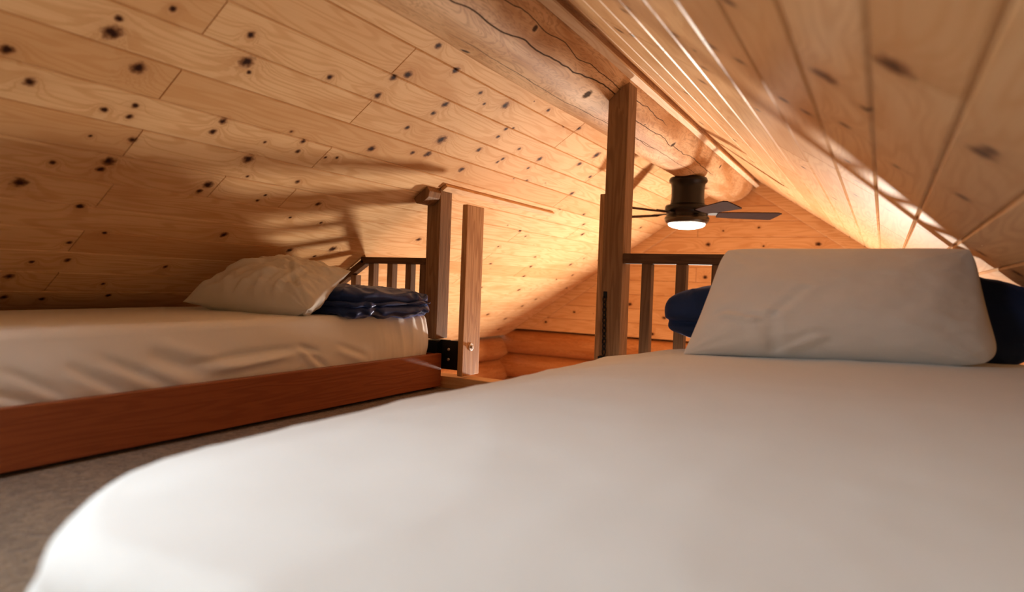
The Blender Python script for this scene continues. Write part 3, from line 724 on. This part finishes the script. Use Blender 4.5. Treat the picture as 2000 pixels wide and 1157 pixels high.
# ------------------------------------------------------------------ right bed
rb = thing('bed', 'low pine bed base hidden under the large white foreground mattress', 'bed', (-0.26, 1.4, -H))
build('platform', MB().box((-0.80, 0.42, -0.43), (0.36, 2.42, -0.402)), M_PLY, rb)
for x in (-0.78, -0.24, 0.30): build('bearer', MB().box((x, 0.44, -H+0.001), (x+0.05, 2.40, -0.43)), M_PLY, rb)
ZT = [(-1.0, -0.290), (-0.93, -0.272), (-0.80, -0.250), (-0.65, -0.222), (-0.45, -0.205), (-0.1, -0.192), (0.25, -0.183), (0.42, -0.185), (0.6, -0.19)]
def ztop_r(x, y):
    n = len(ZT); sl = []
    for k in range(n):
        a, b = ZT[max(0, k-1)], ZT[min(n-1, k+1)]; sl.append((b[1]-a[1])/(b[0]-a[0]))
    x = max(ZT[0][0], min(ZT[-1][0], x)); k = 0
    while k < n-2 and x > ZT[k+1][0]: k += 1
    (a, za_), (b, zb_) = ZT[k], ZT[k+1]; h = b-a; f = (x-a)/h
    z = za_*(2*f**3-3*f*f+1)+h*sl[k]*(f**3-2*f*f+f)+zb_*(3*f*f-2*f**3)+h*sl[k+1]*(f**3-f*f)
    return z-0.03*max(0, 0.9-y)**1.5
def disp_r(p, nrm, k):
    d = 0.007*fbm(Vector((p.x*2.2, p.y*2.6, p.z*3)))+0.0035*fbm(Vector((p.x*7, p.y*9, 3)), 3)
    d += 0.004*(ridged(Vector((p.x*2.3+p.y*2.0, p.y*1.2-p.x*1.5, 2)))-0.5)
    if k < 0.9: d += 0.012*(ridged(Vector((p.x*4.5, p.y*4.5, p.z*1.5)))-0.55)*(1-k)
    return nrm*d
tag(mattress('mattress', -0.932, 0.42, 0.255, 2.425, (0.47, 0.12, 0.07, 0.07), ztop_r, -0.4015, 0.05, disp_r, M_SHEET2, n=700, nside=14, nedge=12, nin=60, bulge=0.02),
    'large mattress under a white sheet filling the foreground at right', 'mattress')
tag(pillow('pillow', (-0.565, 2.135, -0.212), (0.29, 2.135, -0.182), (0.217, 2.235, 0.150), (-0.470, 2.235, 0.146), 0.20, M_PIL2, 9.0, wr=0.006, sag=0.35, pinch=0.02, rc=(0.0, 0.10, 0.04, 0.05),
    folds=[(-0.42, -0.97, -0.52, -0.45, 0.05, 0.011), (-0.52, -0.45, -0.75, -0.35, 0.05, 0.009), (-0.32, -0.97, -0.38, -0.35, 0.04, -0.010), (-0.38, -0.35, -0.2, 0.1, 0.05, -0.006), (-0.30, -0.98, -0.05, -0.72, 0.05, 0.009), (0.84, -0.2, 0.93, 0.8, 0.10, -0.004)]),
    'large smooth cream pillow standing up on the right bed', 'pillow')
hb = Vector((0.55, 0.085, 0.128))
def bag(p, nrm, q):
    w_ = 0.016*fbm(Vector((p.x*7, p.y*7, p.z*8)))+0.010*(ridged(Vector((p.x*8, p.y*6, p.z*11)))-0.5)
    r = p+nrm*w_
    # one soft tie line low down, lower towards the left end
    r += nrm*(-0.028*math.exp(-((p.z+0.045)/0.016)**2))*(1 if p.x < 0 else 0.4)
    s = (p.x+0.545)/1.09
    r.z = (r.z+0.115)*(0.80+0.36*min(1, s*1.3))-0.115
    return r
tag(puffy('sleeping_bag', Vector((-0.145, 2.385, -0.076)), hb, Matrix.Rotation(math.radians(1.5), 3, 'Y'), M_NAVY2, (0.38, 0.55), bag, 240, 90),
    'dark navy sleeping bag bundled behind the standing pillow on the right bed', 'sleeping bag')

for o in COL.objects:
    if '_org' in o: del o['_org']
